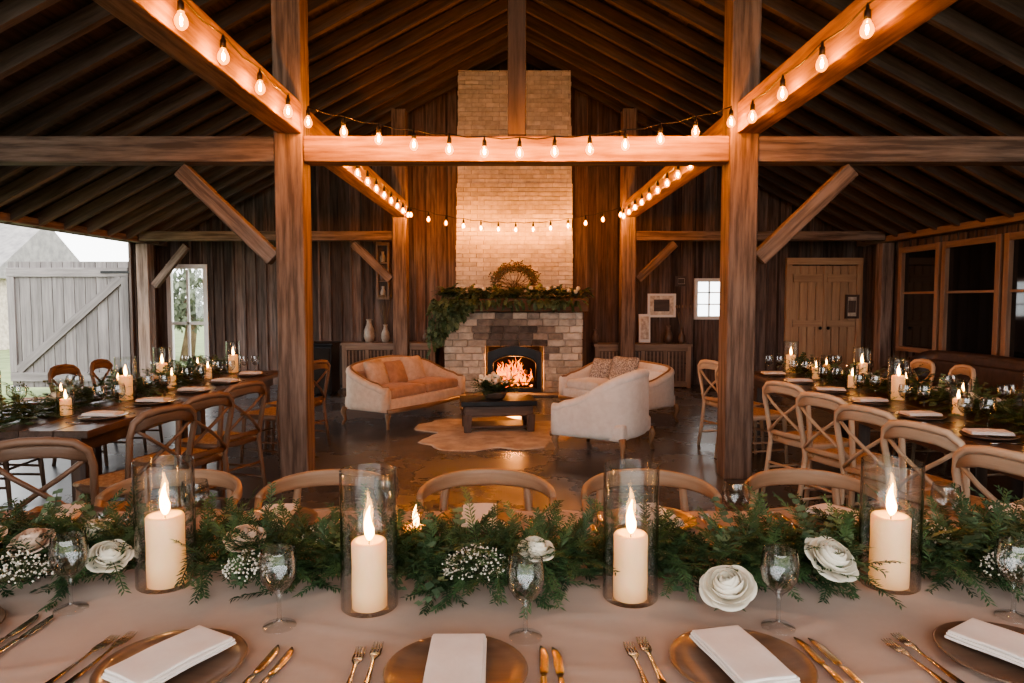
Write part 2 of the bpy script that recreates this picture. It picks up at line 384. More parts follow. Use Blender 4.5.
for (ya,yb_) in((10.0,10.95),(8.75,9.85),(7.3,8.6),(5.95,7.15)):
    mb=MB(); x=XW-.04; ym=(ya+yb_)/2; za,zb=.75,2.3; zm=(za+zb)/2
    mb.box((x,ym,zm),(.02,yb_-ya-.02,zb-za),M_pane)
    for (p,s) in(((x-.03,ya,zm),(.08,.09,zb-za+.1)),((x-.03,yb_,zm),(.08,.09,zb-za+.1)),((x-.03,ym,zb),(.08,yb_-ya-.09,.09)),((x-.05,ym,za),(.14,yb_-ya-.09,.07)),((x-.02,ym,zm+.1),(.04,yb_-ya-.09,.035))): mb.box(p,s,M_trim)
    mb.obj('window_%d'%k,bevel=.004); k+=1
def blobtree(name,loc,s):
    mb=MB()
    mb.tube([(0,0,0),(0.1*s,0,s*.6),(0,.05,s*1.0)],[.12*s,.09*s,.04*s],M_twig,8)
    for i in range(1100):
        a=ru(0,2*pi); u=ru(-1,1); r=.62*s*rnd()**.4; q=math.sqrt(1-u*u)
        c=Vector((r*q*math.cos(a),r*q*math.sin(a),s*1.0+r*u*.85))
        l=s*ru(.04,.09); E=Euler((ru(0,3),ru(0,3),ru(0,3))).to_matrix().to_4x4()
        mb.add([(-l,0,0),(0,-l*.5,0),(l,0,0),(0,l*.5,0)],[(0,1,2,3)],M_tree,False,T(c)@E)
    mb.obj(name,loc)
blobtree('garden_tree',(-15.5,17,-.08),1.9); blobtree('garden_tree',(-19,16,-.08),2.4); blobtree('garden_tree',(-11,19,-.08),1.7); blobtree('garden_tree',(-13,13.6,-.08),1.0)
blobtree('garden_tree',(-8.6,18,-.08),1.6); blobtree('garden_tree',(-9.8,17.2,-.08),1.2)
mb=MB(); mb.box((0,0,1.2),(7,5,2.4),M_stone)
mb.add([(-3.8,-2.8,2.3),(3.8,-2.8,2.3),(3.8,2.8,2.3),(-3.8,2.8,2.3),(-3.8,0,4.3),(3.8,0,4.3)],[(0,1,5,4),(2,3,4,5),(0,4,3),(1,2,5)],M_roofx)
mb.obj('stone_outbuilding',(-20,24,-.08))

# ------------------------------------------------------------------ fireplace + chimney
def brickwork(mb,x0,x1,y0,y1,z0,z1,bl,bh,mat,hole=None,soot=None,jit=.006,gap=.008,side=True):
    z=z0;row=0
    while z<z1-.01:
        h=min(bh,z1-z); off=(row%2)*bl/2
        x=x0-off
        while x<x1-.005:
            l=bl*(ru(.75,1.2) if soot else 1); a=max(x,x0);b=min(x+l,x1); x+=l
            if b-a<.03: continue
            parts=[(a,b)]
            if hole and z<hole[3]-.005 and z+h>hole[2]:
                parts=[]
                if a<hole[0]: parts.append((a,min(b,hole[0])))
                if b>hole[1]: parts.append((max(a,hole[1]),b))
            for (p,q) in parts:
                if q-p<.02: continue
                m=mat; cx=(p+q)/2
                if soot:
                    dd=((cx-soot[0])/.66)**2+((z+h/2-soot[1])/.42)**2
                    if dd<ru(.25,.6): m=M_soot
                    elif dd<ru(.6,1.2): m=M_soot1
                mb.box((cx,y0+.02+ru(-jit,jit),z+h/2),(q-p-gap,.06,h-gap),m)
        if side:
            y=y0+.05-(row%2)*bl/2
            while y<y1:
                a=max(y,y0+.05);b=min(y+bl,y1);y+=bl
                if b-a<.03: continue
                for xs in(x0+.02,x1-.02): mb.box((xs+ru(-jit,jit),(a+b)/2,z+h/2),(.06,b-a-gap,h-gap),mat)
        z+=bh;row+=1
mb=MB()
for i in range(4):   # gently stepped taper, each lift slightly narrower
    za=1.56+.072*13*i; zb=min(za+.072*13,5.25); d=.014*i
    brickwork(mb,-.92+d,1.0-d,11.32+d,12.17,za,zb,.225,.072,M_brick)
mb.box((CX,11.77,3.38),(1.80,.80,3.66),M_mort)
mb.obj('chimney_breast')
mb=MB(); hx0,hx1=-.42,.50
fy=10.92
brickwork(mb,-1.08,1.13,fy,12.14,0,1.32,.26,.11,M_stone,(hx0,hx1,0,.77),(CX,.88))
mb.box(((-1.06+hx0)/2,11.54,.66),(hx0+1.06,1.2,1.31),M_mort); mb.box(((1.11+hx1)/2,11.54,.66),(1.11-hx1,1.2,1.31),M_mort)
mb.box((CX,11.54,1.05),(hx1-hx0,1.2,.50),M_soot1)
mb.box((CX,12.0,.4),(hx1-hx0,.05,.8),M_bdull); mb.box((hx0+.012,11.5,.4),(.02,1.1,.8),M_bdull); mb.box((hx1-.012,11.5,.4),(.02,1.1,.8),M_bdull); mb.box((CX,11.5,.795),(hx1-hx0,1.1,.02),M_bdull); mb.box((CX,11.5,.01),(hx1-hx0,1.1,.02),M_bdull)
mb.obj('stone_fireplace',bevel=.008)
single('hearth_slab',(CX,10.72,.02),(1.7,.36,.04),M_soot,.01)
mb=MB(); W=.43; H=.78; yy=10.87
ar=[]
for i in range(17):
    a=pi*i/16; ar.append((CX-.35*math.cos(a),.48+.15*math.sin(a)))
inner=[(CX-.35,.10)]+ar+[(CX+.35,.10)]
outer=[(CX-W,.04)]+[(CX-W+2*W*i/16,H-.10+.10*math.sin(pi*i/16)) for i in range(17)]+[(CX+W,.04)]
n=len(inner); vs=[]
for yo in(0,.04):
    vs+=[(x,yy+yo,z) for x,z in inner]+[(x,yy+yo,z) for x,z in outer]
fs=[(i,i+1,n+i+1,n+i) for i in range(n-1)]+[(2*n+i,2*n+n+i,2*n+n+i+1,2*n+i+1) for i in range(n-1)]+[(i,2*n+i,2*n+i+1,i+1) for i in range(n-1)]+[(n+i,n+i+1,3*n+i+1,3*n+i) for i in range(n-1)]
mb.add(vs,fs,M_black); mb.box((CX,yy+.02,.055),(2*W,.06,.11),M_black)
mb.tube([(x,yy-.01,z) for x,z in inner],.012,M_black,8); mb.tube([(CX-.34,yy-.015,.2),(CX+.34,yy-.015,.2)],.008,M_black,6)
for i in range(9): mb.tube([(CX-.32+.08*i,yy-.015,.11),(CX-.32+.08*i,yy-.015,.2)],.005,M_black,5)
mb.obj('iron_fire_surround')
mb=MB()
for (a,b,r) in(((-.28,11.15,.12),(.30,11.25,.13),.06),((-.2,11.32,.13),(.36,11.12,.2),.055),((-.25,11.1,.22),(.22,11.35,.25),.05),((-.1,11.2,.3),(.25,11.2,.33),.04)):
    mb.tube([(a[0]+CX-.03,a[1],a[2]),((a[0]+b[0])/2+CX-.03,(a[1]+b[1])/2,(a[2]+b[2])/2+.01),(b[0]+CX-.03,b[1],b[2])],[r,r*1.05,r*.9],M_log,10)
for i in range(5): mb.tube([(CX-.3+.15*i,11.02,.022),(CX-.3+.15*i,11.04,.09),(CX-.3+.15*i,11.4,.09)],.01,M_black,6)
for i in range(50): mb.ball((CX+ru(-.3,.3),ru(11.04,11.3),ru(.09,.20)),ru(.010,.024),M_fire,6,4)
for i in range(60):
    x=CX+ru(-.29,.29); y0=ru(11.06,11.36); hh=ru(.12,.42)*(1-abs(x-CX)*1.7); r=ru(.008,.026); k=ru(-.07,.07); z0=ru(.12,.26)
    mb.tube([(x,y0,z0),(x+k*.3,y0,z0+hh*.25),(x+k,y0+.01,z0+hh*.55),(x+k*.2,y0,z0+hh*.8),(x+k*1.2,y0,z0+hh)],[r*.5,r,r*.7,r*.35,.002],M_fire,7)
mb.obj('burning_log_fire')
l=bpy.data.lights.new('fire_glow','POINT'); l.energy=36; l.color=(1,.36,.10); l.shadow_soft_size=.1
lo=bpy.data.objects.new('fire_glow',l); lo.location=(CX,10.96,.42); bpy.context.collection.objects.link(lo)
single('mantel_shelf',(.11,11.05,1.435),(2.2,.62,.21),M_mant,.02)

# ------------------------------------------------------------------ foliage helpers
def sprig(mb,o,d,L,mat,pairs,ll,lw,droop=.6,zmin=None,up=(0,0,1)):
    o=Vector(o); d=Vector(d).normalized(); upv=Vector(up)
    vs=[];fs=[]; p=o.copy(); step=L/pairs; dd=d.copy(); pts=[p.copy()]
    for i in range(pairs):
        dd=(dd+Vector((0,0,-droop*step*3))+Vector((ru(-1,1),ru(-1,1),ru(-1,1)))*.06).normalized()
        p=p+dd*step
        if zmin is not None and p.z<zmin: p.z=zmin+ru(0,.006)
        pts.append(p.copy())
        sd=dd.cross(upv)
        if sd.length<.01: sd=Vector((1,0,0))
        sd.normalize(); nn=sd.cross(dd)
        sc=(1-.55*(i/pairs)) if i>1 else .7
        for sg in(-1,1):
            dr=(sd*sg*ru(.6,.95)+dd*ru(.6,1.1)+nn*ru(-.25,.45)).normalized()
            l=ll*sc*ru(.75,1.15); w=lw*ru(.8,1.2); wv=dr.cross(nn).normalized()*w/2
            m=p+dr*l*.45; q=p+dr*l; q.z-=l*.12
            if zmin is not None: q.z=max(q.z,zmin-.004); m.z=max(m.z,zmin-.002)
            b=len(vs); vs+=[tuple(p),tuple(m+wv),tuple(q),tuple(m-wv)]; fs.append((b,b+1,b+2,b+3))
    b=len(vs); wv=Vector((0,0,.0012)); w2=d.cross(Vector((0,0,1)))
    if w2.length<.01: w2=Vector((1,0,0))
    w2=w2.normalized()*.0015
    for q in pts: vs+=[tuple(q+w2),tuple(q-w2),tuple(q+wv)]
    for i in range(len(pts)-1):
        for k in range(3):
            k2=(k+1)%3; fs.append((b+3*i+k,b+3*i+k2,b+3*i+3+k2,b+3*i+3+k))
    mb.add(vs,fs,mat)
def garland(name,p0,p1,zt,n,width,height,scale=1.0,euc=.2,wob=.04,avoid=(),pr=13,ll=.042,lw=.0068):
    mb=MB(); p0=Vector(p0);p1=Vector(p1); ax=(p1-p0); Ln=ax.length; ax.normalize(); sd=Vector((-ax.y,ax.x,0))
    sp=[]
    for i in range(30):
        t=i/29; sp.append(p0+ax*Ln*t+sd*wob*math.sin(t*9)+Vector((0,0,zt+.02)))
    mb.tube(sp,.008*scale,M_stem,6)
    for i in range(n):
        t=rnd(); b=p0+ax*Ln*t+sd*(wob*math.sin(t*9)+ru(-.35,.35)*width/2)
        ang=ru(0,2*pi); el=ru(0,1)**1.3*1.0
        h=zt+.015+ru(0,1)*height*.5
        s2=math.copysign(abs(math.sin(ang))**.6,math.sin(ang)); 
        d=ax*math.cos(ang)*1.0+sd*s2; d.normalize(); d=d*math.cos(el)+Vector((0,0,math.sin(el)))
        o=Vector((b.x,b.y,h)); Ls=ru(.11,.21)*scale; bad=False
        for (axx,ayy,rr) in avoid:
            c=Vector((axx,ayy,0))
            for f in(0,.35,.7,1.0):
                q=o+d*Ls*f; q.z=0
                if (q-c).length<rr: bad=True
        if bad: continue
        if rnd()<euc: sprig(mb,o,d,Ls*.85,M_euca,6,.036*scale,.02*scale,.8,zt+.008)
        else: sprig(mb,o,d,Ls,M_cedar,pr,ll*scale,lw*scale,.9,zt+.006)
    return mb.obj(name)
def rose_mesh(mat,r=.058):
    mb=MB()
    mb.ball((0,0,.72*r),r*.15,mat,10,8,(1,1,2.0))
    # nested cupped petals whose rims follow a dome: tight upright heart, relaxed outer petals
    layers=[(2,.24,1.13,.84,0),(3,.36,1.16,.81,.02),(3,.49,1.13,.77,.05),(4,.63,1.06,.72,.08),(4,.77,.95,.66,.12),(5,.90,.80,.59,.17),(5,1.02,.60,.54,.24)]
    for li,(n,rr,hh,cl,lip) in enumerate(layers):
        for k in range(n):
            th=2*pi*(k+.41*li)/n+ru(-.2,.2); w=pi/n*1.42; vs=[];fs=[]
            nu,nv=13,12; r0=rr*ru(.95,1.05); h2=hh*ru(.93,1.07); ph=ru(0,6)
            for j in range(nv):
                v=j/(nv-1)
                for i in range(nu):
                    u=-1+2*i/(nu-1); vv=v*(1-.26*abs(u)**2.4)
                    b=math.sin(pi*min(1,(.08+vv*.92))*cl)
                    rad=r*r0*b*(1+.10*(u*.5))+lip*r*.8*max(0,vv-.6)**2*6
                    rad*=1+.025*math.sin(3*u+ph)*v*v
                    z=r*(1.0*h2*(1-(1-vv)**1.5)-lip*.9*max(0,vv-.75)**2*7)+r*.02*math.sin(4*u+ph)*v*v
                    a=th+u*w*(.55+.45*math.sqrt(v))
                    vs.append((rad*math.cos(a),rad*math.sin(a),z-.05*r))
            for j in range(nv-1):
                for i in range(nu-1): fs.append((j*nu+i,j*nu+i+1,(j+1)*nu+i+1,(j+1)*nu+i))
            mb.add(vs,fs,mat,True)
    for k in range(5):
        a=k*1.256; mb.add([(0,0,-.01),(.5*r*math.cos(a-.3),.5*r*math.sin(a-.3),-.004),(1.1*r*math.cos(a),1.1*r*math.sin(a),.004),(.5*r*math.cos(a+.3),.5*r*math.sin(a+.3),-.004)],[(0,1,2,3)],M_stem)
    o=mb.obj('tmp_rose'); me=o.data; bpy.data.objects.remove(o); return me
me_rose=rose_mesh(M_petal); me_rose2=rose_mesh(M_petal); me_roseP=rose_mesh(M_pink)
def babys(name,c,R,n,zt):
    mb=MB(); c=Vector(c)
    for i in range(n):
        a=ru(0,2*pi);r=R*rnd()**.5; z=ru(.35,1)*R*1.0*(1-.5*(r/R)**2)
        p=c+Vector((r*math.cos(a),r*math.sin(a)*.8,z)); q=c+Vector((r*.2*math.cos(a),r*.2*math.sin(a),0))
        if i%3==0: mb.tube([q,(p+q)/2+Vector((0,0,.008)),p],.0007,M_stem,3)
        s=ru(.0020,.0043)
        vs=[(s,0,0),(-s,0,0),(0,s,0),(0,-s,0),(0,0,s),(0,0,-s)]
        mb.add(vs,[(0,2,4),(2,1,4),(1,3,4),(3,0,4),(2,0,5),(1,2,5),(3,1,5),(0,3,5)],M_tiny,True,T(p)@Euler((ru(0,3),ru(0,3),0)).to_matrix().to_4x4())
    return mb.obj(name)

# ------------------------------------------------------------------ string lights
def string_lights(pts,bulbs,name='string_lights'):
    mb=MB(); mb.tube(pts,.005,M_wire,6)
    for b in bulbs:
        x,y,z=b
        mb.tube([(x,y,z+.125),(x,y,z+.05)],[.006,.014],M_wire,8)
        mb.tube([(x,y,z+.09),(x,y,z+.045)],[.016,.018],M_wire,8)
        mb.lathe([(.0005,-.046),(.012,-.043),(.024,-.033),(.032,-.018),(.033,-.002),(.028,.016),(.018,.032),(.014,.045),(.0005,.046)],M_bulb,12,T((x,y,z)))
        mb.lathe([(.0005,-.020),(.006,-.015),(.0075,0),(.006,.015),(.0005,.020)],M_fil,6,T((x,y,z)))
    return mb.obj(name)
def run(x,z,ys):
    pts=[];bl=[]
    for i,y in enumerate(ys):
        bl.append((x,y,z)); pts.append((x,y,z+.12))
        if i<len(ys)-1: pts.append((x,(y+ys[i+1])/2,z+.095))
    return pts,bl
ysA=[2.0,2.45,2.93,3.43,3.92,4.48,5.03]
string_lights(*run(-1.62,2.87,ysA)); string_lights(*run(1.74,2.83,ysA))
ysB=[6.25,6.75,7.25,7.75,8.25,8.75,9.25,9.75,10.25,10.75]
string_lights(*run(-1.62,2.84,ysB)); string_lights(*run(1.74,2.82,ysB))
def cat(x0,x1,y,z0,sag,n):
    pts=[];bl=[]
    for i in range(n):
        t=i/(n-1);x=x0+(x1-x0)*t;k=(2*t-1)**2; z=z0-sag+sag*k+.0; bl.append((x,y+ru(-.01,.01),z)); pts.append((x,y,z+.12))
        if i<n-1:
            t2=(i+.5)/(n-1);k=(2*t2-1)**2; pts.append((x0+(x1-x0)*t2,y,z0-sag+sag*k+.105))
    return pts,bl
string_lights(*cat(-1.62,1.74,5.52,2.92,.24,13)); string_lights(*cat(-1.62,1.74,11.05,2.88,.24,13))

# ------------------------------------------------------------------ seating group
def sstep(t): t=max(0,min(1,t)); return t*t*(3-2*t)
def settee(name,L,D,hb,ha,body,seatm,loc,rz,camel=.05,trim=False,legm=M_carv,r=.22,pillows=()):
    mb=MB(); path=[]
    x=L/2-.06; yb=D/2-.06; yf=-D/2+.04
    for i in range(7): path.append((-x,yf+(yb-r-yf)*i/6))
    for i in range(1,8): a=pi-(pi/2)*i/8; path.append((-x+r+r*math.cos(a),yb-r+r*math.sin(a)))
    for i in range(13): path.append((-x+r+(2*x-2*r)*i/12,yb))
    for i in range(1,8): a=pi/2-(pi/2)*i/8; path.append((x-r+r*math.cos(a),yb-r+r*math.sin(a)))
    for i in range(7): path.append((x,yb-r-(yb-r-yf)*i/6))
    zb=.20; pts=[];hs=[]; tops=[]
    for (px,py) in path:
        s=sstep((py-yf)/(yb-yf))**1.6; zt=ha+(hb-ha)*s+camel*math.cos(pi*px/L)*s
        if py<yf+.1: zt-=.03
        pts.append((px,py,(zt+zb)/2)); hs.append(zt-zb); tops.append((px,py,zt))
    mb.beam(pts,.11,hs,body,e=.45,seg=16)
    mb.tube([(px*1.015,py*1.02 if py>0 else py,z-.025) for px,py,z in tops],.05,body,10)
    if trim: mb.tube([(px,py,z+.02) for px,py,z in tops],.018,legm,8)
    mb.rbox((0,-.01,.27),(L-.14,D-.10,.16),.03,body,n=6)
    k=max(1,round((L-.3)/.62))
    for i in range(k):
        w=(L-.26)/k
        mb.rbox((-(L-.26)/2+(i+.5)*w,-.05,.40),(w-.008,D-.2,.12),.045,seatm,n=6,fn=lambda x,y,z,w=w:(x,y,z+(.02*(1-(2*x/w)**2) if z>0 else 0)))
    mb.rbox((0,D/2-.15,.52),(L-.34,.07,hb-.42),.03,seatm,n=5)
    mb.beam([(-L/2+.03,-D/2+.03,.215),(0,-D/2+.02,.20),(L/2-.03,-D/2+.03,.215)],.04,.05,legm,seg=8)
    for sx in(-1,1):
        for sy in(-1,1):
            X=sx*(L/2-.08);Y=sy*(D/2-.07)
            mb.tube([(X,Y,.22),(X+sx*.02,Y+sy*.02,.16),(X+sx*.0,Y+sy*.0,.07),(X+sx*.025,Y+sy*.025,.0)],[.035,.034,.018,.02],legm,8)
    for (px,py,pz,w,rx,rzz,m) in pillows:
        def puff(x,y,z,w=w):
            e=max(0,(1-(2*x/w)**2))*max(0,(1-(2*z/w)**2)); return (x*(1-.06*(1-abs(2*z/w))),y*(.25+1.0*e**.5),z*(1-.06*(1-abs(2*x/w))))
        mb.rbox((px,py,pz),(w,.15,w),.05,m,rot=(rx,0,rzz),n=7,fn=puff)
    return mb.obj(name,loc,rz)
settee('tan_sofa',1.66,.80,.66,.50,M_uphC,M_uphT,(-1.36,8.7,0),math.radians(60),.09,True,pillows=((-.42,.12,.60,.36,-.35,.1,M_pilT),(.30,.12,.60,.36,-.35,-.1,M_pilT),(-.08,.10,.58,.34,-.4,.0,M_uphT)))
settee('cream_loveseat',1.5,.80,.64,.50,M_uphW,M_uphW,(1.36,8.75,0),math.radians(-54),.05,True,pillows=((.0,.10,.58,.42,-.35,.1,M_pilG),(-.4,.10,.56,.36,-.35,.1,M_pilG)))
settee('upholstered_armchair',.88,.82,.76,.52,M_uphW,M_uphC,(.92,6.72,0),math.radians(-122),.06,False,r=.3)
settee('leather_banquette',2.6,.8,.80,.6,M_uphK,M_uphK,(5.5,8.2,0),math.radians(-90),.02,False)

mb=MB()
mb.box((0,0,.33),(.86,.52,.06),M_black); mb.box((0,0,.24),(.78,.44,.12),M_cabd)
for sx in(-1,1):
    for sy in(-1,1): mb.box((sx*.36,sy*.2,.1),(.10,.10,.2),M_cabd,tp=.8)
mb.box((0,0,.05),(.72,.36,.03),M_cabd)
mb.obj('coffee_table',(-.17,7.9,.012),0.12,.008)
mb=MB()
mb.lathe([(.002,0),(.10,0),(.14,.05),(.15,.09),(.135,.09),(.12,.04),(.002,.02)],M_terr,16)
for i in range(130):
    a=ru(0,2*pi); sprig(mb,(0.06*math.cos(a),.06*math.sin(a),.08),(math.cos(a),math.sin(a),ru(.1,1.4)),ru(.14,.28),M_euca if i%2 else M_cedar,6,.06,.026,.6)
for i in range(34):
    a=ru(0,2*pi);r=ru(0,.22); mb.ball((r*math.cos(a),r*math.sin(a),ru(.16,.26)),ru(.02,.036),random.choice([M_petal,M_pink,M_petal]),8,6)
mb.obj('flower_centerpiece',(-.2,7.88,.373))
mb=MB(); vs=[(0,0,0)];n=60
for i in range(n):
    a=2*pi*i/n; r=1+.13*math.sin(3*a+1)+.09*math.sin(5*a+.5)+.06*math.sin(9*a)+.03*math.sin(17*a)
    vs.append((.98*r*math.cos(a),.95*r*math.sin(a),0))
vs2=[(x*.985,y*.985,.01) for x,y,z in vs]
mb.add(vs+vs2,[(61,62+i,62+(i+1)%n) for i in range(n)]+[(1+i,1+(i+1)%n,62+(i+1)%n,62+i) for i in range(n)],M_rug,False); mb.obj('hide_rug',(-.15,7.75,.001))

# ------------------------------------------------------------------ cabinets and decor along back wall
def cabinet(name,w,d,h,mat,loc,slats=True,doors=3):
    mb=MB()
    mb.box((0,0,h-.02),(w+.05,d+.04,.04),mat)
    mb.box((0,0.01,.06+(h-.1)/2),(w,d-.03,h-.10),M_cabd)
    for sx in(-1,1): mb.box((sx*(w/2-.03),-d/2+.02,h/2-.02),(.06,.05,h-.04),mat)
    mb.box((0,-d/2+.02,.07),(w,.045,.10),mat); mb.box((0,-d/2+.02,h-.08),(w,.045,.08),mat)
    dw=(w-.12)/doors
    for i in range(doors):
        x0=-w/2+.06+i*dw
        mb.box((x0+.015,-d/2,h/2-.01),(.03,.03,h-.22),mat); mb.box((x0+dw-.015,-d/2,h/2-.01),(.03,.03,h-.22),mat)
        if slats:
            k=int(dw/.055)
            for j in range(1,k): mb.box((x0+j*dw/k,-d/2+.005,h/2-.01),(.025,.02,h-.24),mat)
        else: mb.box((x0+dw/2,-d/2+.006,h/2),(dw-.14,.02,h-.36),mat)
        mb.ball((x0+dw-.045,-d/2-.02,h/2+.05),.013,M_black)
    return mb.obj(name,loc,0,.004)
cabinet('sideboard_cabinet',1.6,.42,.78,M_cab,(-2.12,11.9,0),True,4)
cabinet('sideboard_cabinet',1.65,.42,.76,M_cab,(2.25,11.9,0),True,4)
mb=MB(); mb.box((0,0,.42),(.55,.5,.76),M_black); mb.box((0,0,.82),(.6,.55,.04),M_black); mb.box((0,-.26,.62),(.5,.02,.28),M_bdull); mb.box((0,-.26,.25),(.5,.02,.36),M_bdull)
for sx in(-1,1):
    for sy in(-1,1): mb.box((sx*.22,sy*.2,.02),(.06,.06,.04),M_black)
mb.ball((-.05,-.285,.62),.02,M_silver); mb.ball((-.05,-.285,.28),.02,M_silver)
mb.obj('black_bar_cabinet',(-3.1,10.9,0),0,.01)
def vase(name,loc,s,mat,dry=0):
    mb=MB(); mb.lathe([(.002,0),(.05*s,0),(.075*s,.08*s),(.07*s,.16*s),(.035*s,.24*s),(.03*s,.28*s),(.042*s,.31*s),(.032*s,.305*s),(.02*s,.25*s)],mat,18)
    for i in range(dry):
        a=ru(0,2*pi);r=ru(.02,.16); mb.tube([(0,0,.2*s),(r*.4*math.cos(a),r*.4*math.sin(a),.45*s),(r*math.cos(a),r*math.sin(a),ru(.6,.9)*s)],.003,M_twig,4); mb.ball((r*math.cos(a),r*math.sin(a),.8*s),.012,M_twig,5,4,(1,1,2.5))
    return mb.obj(name,loc)
vase('ceramic_vase',(-2.48,11.85,.781),1.3,M_ceram,0); vase('ceramic_vase',(-2.2,11.85,.781),1.0,M_ceram,10); vase('ceramic_vase',(-1.5,11.85,.781),.7,M_terr,0)
vase('ceramic_vase',(2.72,11.85,.761),1.0,M_terr,0); vase('ceramic_vase',(2.95,11.85,.761),.8,M_terr,8); vase('ceramic_vase',(1.45,11.85,.761),.8,M_terr,0)
def framed(name,c,w,h,fm,th=.03):
    mb=MB(); mb.box((0,0,0),(w-.04,.012,h-.04),M_pict)
    for (p,s) in(((-w/2+.02,-.008,0),(.04,th,h)),((w/2-.02,-.008,0),(.04,th,h)),((0,-.008,h/2-.02),(w-.08,th,.04)),((0,-.008,-h/2+.02),(w-.08,th,.04))): mb.box(p,s,fm)
    mb.box((0,-.008,0),(w*.55,.006,h*.5),M_cabd)
    return mb.obj(name,c)
framed('framed_print',(2.66,12.155,1.42),.5,.42,M_white); framed('framed_print',(6.0,12.07,1.40),.24,.42,M_cabd)
framed('framed_print',(3.0,12.155,1.85),.2,.18,M_cabd)
mb=MB(); mb.box((0,0,.25),(.20,.03,.5),M_white,(-.08,0,0)); mb.box((0,-.02,.26),(.14,.012,.40),M_pict,(-.08,0,0)); mb.obj('menu_board',(2.32,11.95,.77))
mb=MB(); mb.box((0,0,.95),(.22,.1,.06),M_cab); mb.box((0,0,0),(.22,.1,.05),M_cab)
for sx in(-1,1): mb.box((sx*.095,0,.47),(.03,.1,.9),M_cab)
for z in(.3,.62): mb.box((0,0,z),(.17,.09,.02),M_cab)
mb.box((0,.045,.47),(.17,.01,.9),M_cabd)
for (z,m) in((.03,M_ceram),(.32,M_terr),(.64,M_ceram)): mb.lathe([(.002,0),(.04,0),(.05,.07),(.025,.14),(.03,.18),(.002,.18)],m,12,T((0,-.01,z)))
mb.obj('wall_shelf',(-2.28,12.12,1.55),0,.003)
mb=MB()
mb.tube([(-1.0+.2*i,10.95,1.565+.02*math.sin(i*2)) for i in range(12)],.012,M_stem,6)
for i in range(560):
    x=-1.1+2.3*rnd()**1.25; y=ru(10.74,11.1); el=ru(-.2,1.0)
    a=ru(0,2*pi); d=(math.cos(a)*.9,-abs(math.sin(a))*.7 if rnd()<.75 else .3,math.sin(el)*.8)
    sprig(mb,(x,y,1.57+ru(0,.11)),d,ru(.12,.22),M_euca if rnd()<.75 else M_cedar,7,.06,.032,1.6)
for i in range(420):
    left=rnd()<.80
    if left: x=ru(-1.30,-.60); z=1.55-ru(0,.85)*(1-(x+1.30)/.72)
    else: x=ru(-.6,1.15); z=1.54-ru(0,.06)
    sprig(mb,(x,10.68+ru(-.04,.02),z),(ru(-.5,.5),-.5,ru(-1,.3)),ru(.09,.17),M_euca if rnd()<.75 else M_cedar,7,.055,.030,2.2)
for i in range(8): mb.ball((ru(-.9,1.1),10.8,1.66+ru(-.02,.05)),.035,M_petal,8,6)
mb.obj('mantel_garland')
mb=MB()   # loose twig wreath standing on the mantel against the chimney
for i in range(190):
    a=ru(-.25,pi+.25); rr=ru(.20,.31); cx0,cz0=0,.16
    p=Vector((cx0+rr*1.15*math.cos(a),-.03+ru(-.03,.02),cz0+rr*.8*math.sin(a)))
    ta=a+pi/2*(1 if rnd()<.5 else -1)+ru(-.5,.5); L=ru(.08,.2)
    q=p+Vector((math.cos(ta)*L,ru(-.04,.02),math.sin(ta)*L*.8)); m=(p+q)/2+Vector((0,-.01,ru(-.01,.03)))
    mb.tube([p,m,q],.0035,M_twig,4)
    for j in range(3):
        r=m+(q-m)*ru(.2,1)+Vector((ru(-.03,.03),ru(-.02,.01),ru(-.03,.03))); mb.ball(r,.009,M_twig if j else M_euca,5,4,(1.6,1,1))
for i in range(60):
    a=ru(.2,pi-.2); L=ru(.1,.38); mb.tube([(ru(-.06,.06),-.03,-.04),(L*.5*math.cos(a),-.05,.16*math.sin(a)),(L*math.cos(a)*1.1,-.04,L*math.sin(a))],.003,M_twig,4)
mb.lathe([(.002,-.125),(.07,-.125),(.09,-.04),(.06,.03),(.002,.03)],M_terr,14)
mb.obj('dried_branch_wreath',(CX,11.15,1.67))

# ------------------------------------------------------------------ tables
def dining_table(name,x0,x1,y0,y1,top,mat,legin=.25):
    mb=MB(); cx=(x0+x1)/2;cy=(y0+y1)/2; w=x1-x0;l=y1-y0
    along_y=l>w
    n=6
    for i in range(n):
        if along_y: mb.box((x0+(i+.5)*w/n,cy,top-.022),(w/n-.004,l,.044),mat)
        else: mb.box((cx,y0+(i+.5)*l/n,top-.022),(w,l/n-.004,.044),mat)
    mb.box((cx,cy,top-.10),(w-.2,l-.2,.10),mat)
    for ex in(-1,1):
        for ey in(-1,1): mb.box((cx+ex*(w/2-.16),cy+ey*(l/2-.2),(top-.05)/2),(.09,.09,top-.05),mat)
        if along_y: mb.box((cx+ex*(w/2-.16),cy,(top-.05)/2),(.09,.09,top-.05),mat)
        else: mb.box((cx,cy+ex*(l/2-.16),(top-.05)/2),(.09,.09,top-.05),mat)
    return mb.obj(name,bevel=.004)
TZ=.745
dining_table('banquet_table',-2.45,2.45,1.14,2.36,TZ,M_tab)
mb=MB(); X0,X1,Y0,Y1=-2.47,2.47,1.12,2.385; top=TZ+.012; hang=.28
nx=300;ny=80
def prof(n,a,b,hang):
    out=[]
    for i in range(6): out.append((a,-hang+hang*i/6*.97))
    for i in range(n+1): out.append((a+(b-a)*i/n,0))
    for i in range(5,-1,-1): out.append((b,-hang+hang*i/6*.97))
    return out
PXs=prof(nx,X0,X1,hang);PYs=prof(ny,Y0,Y1,hang)
vs=[]
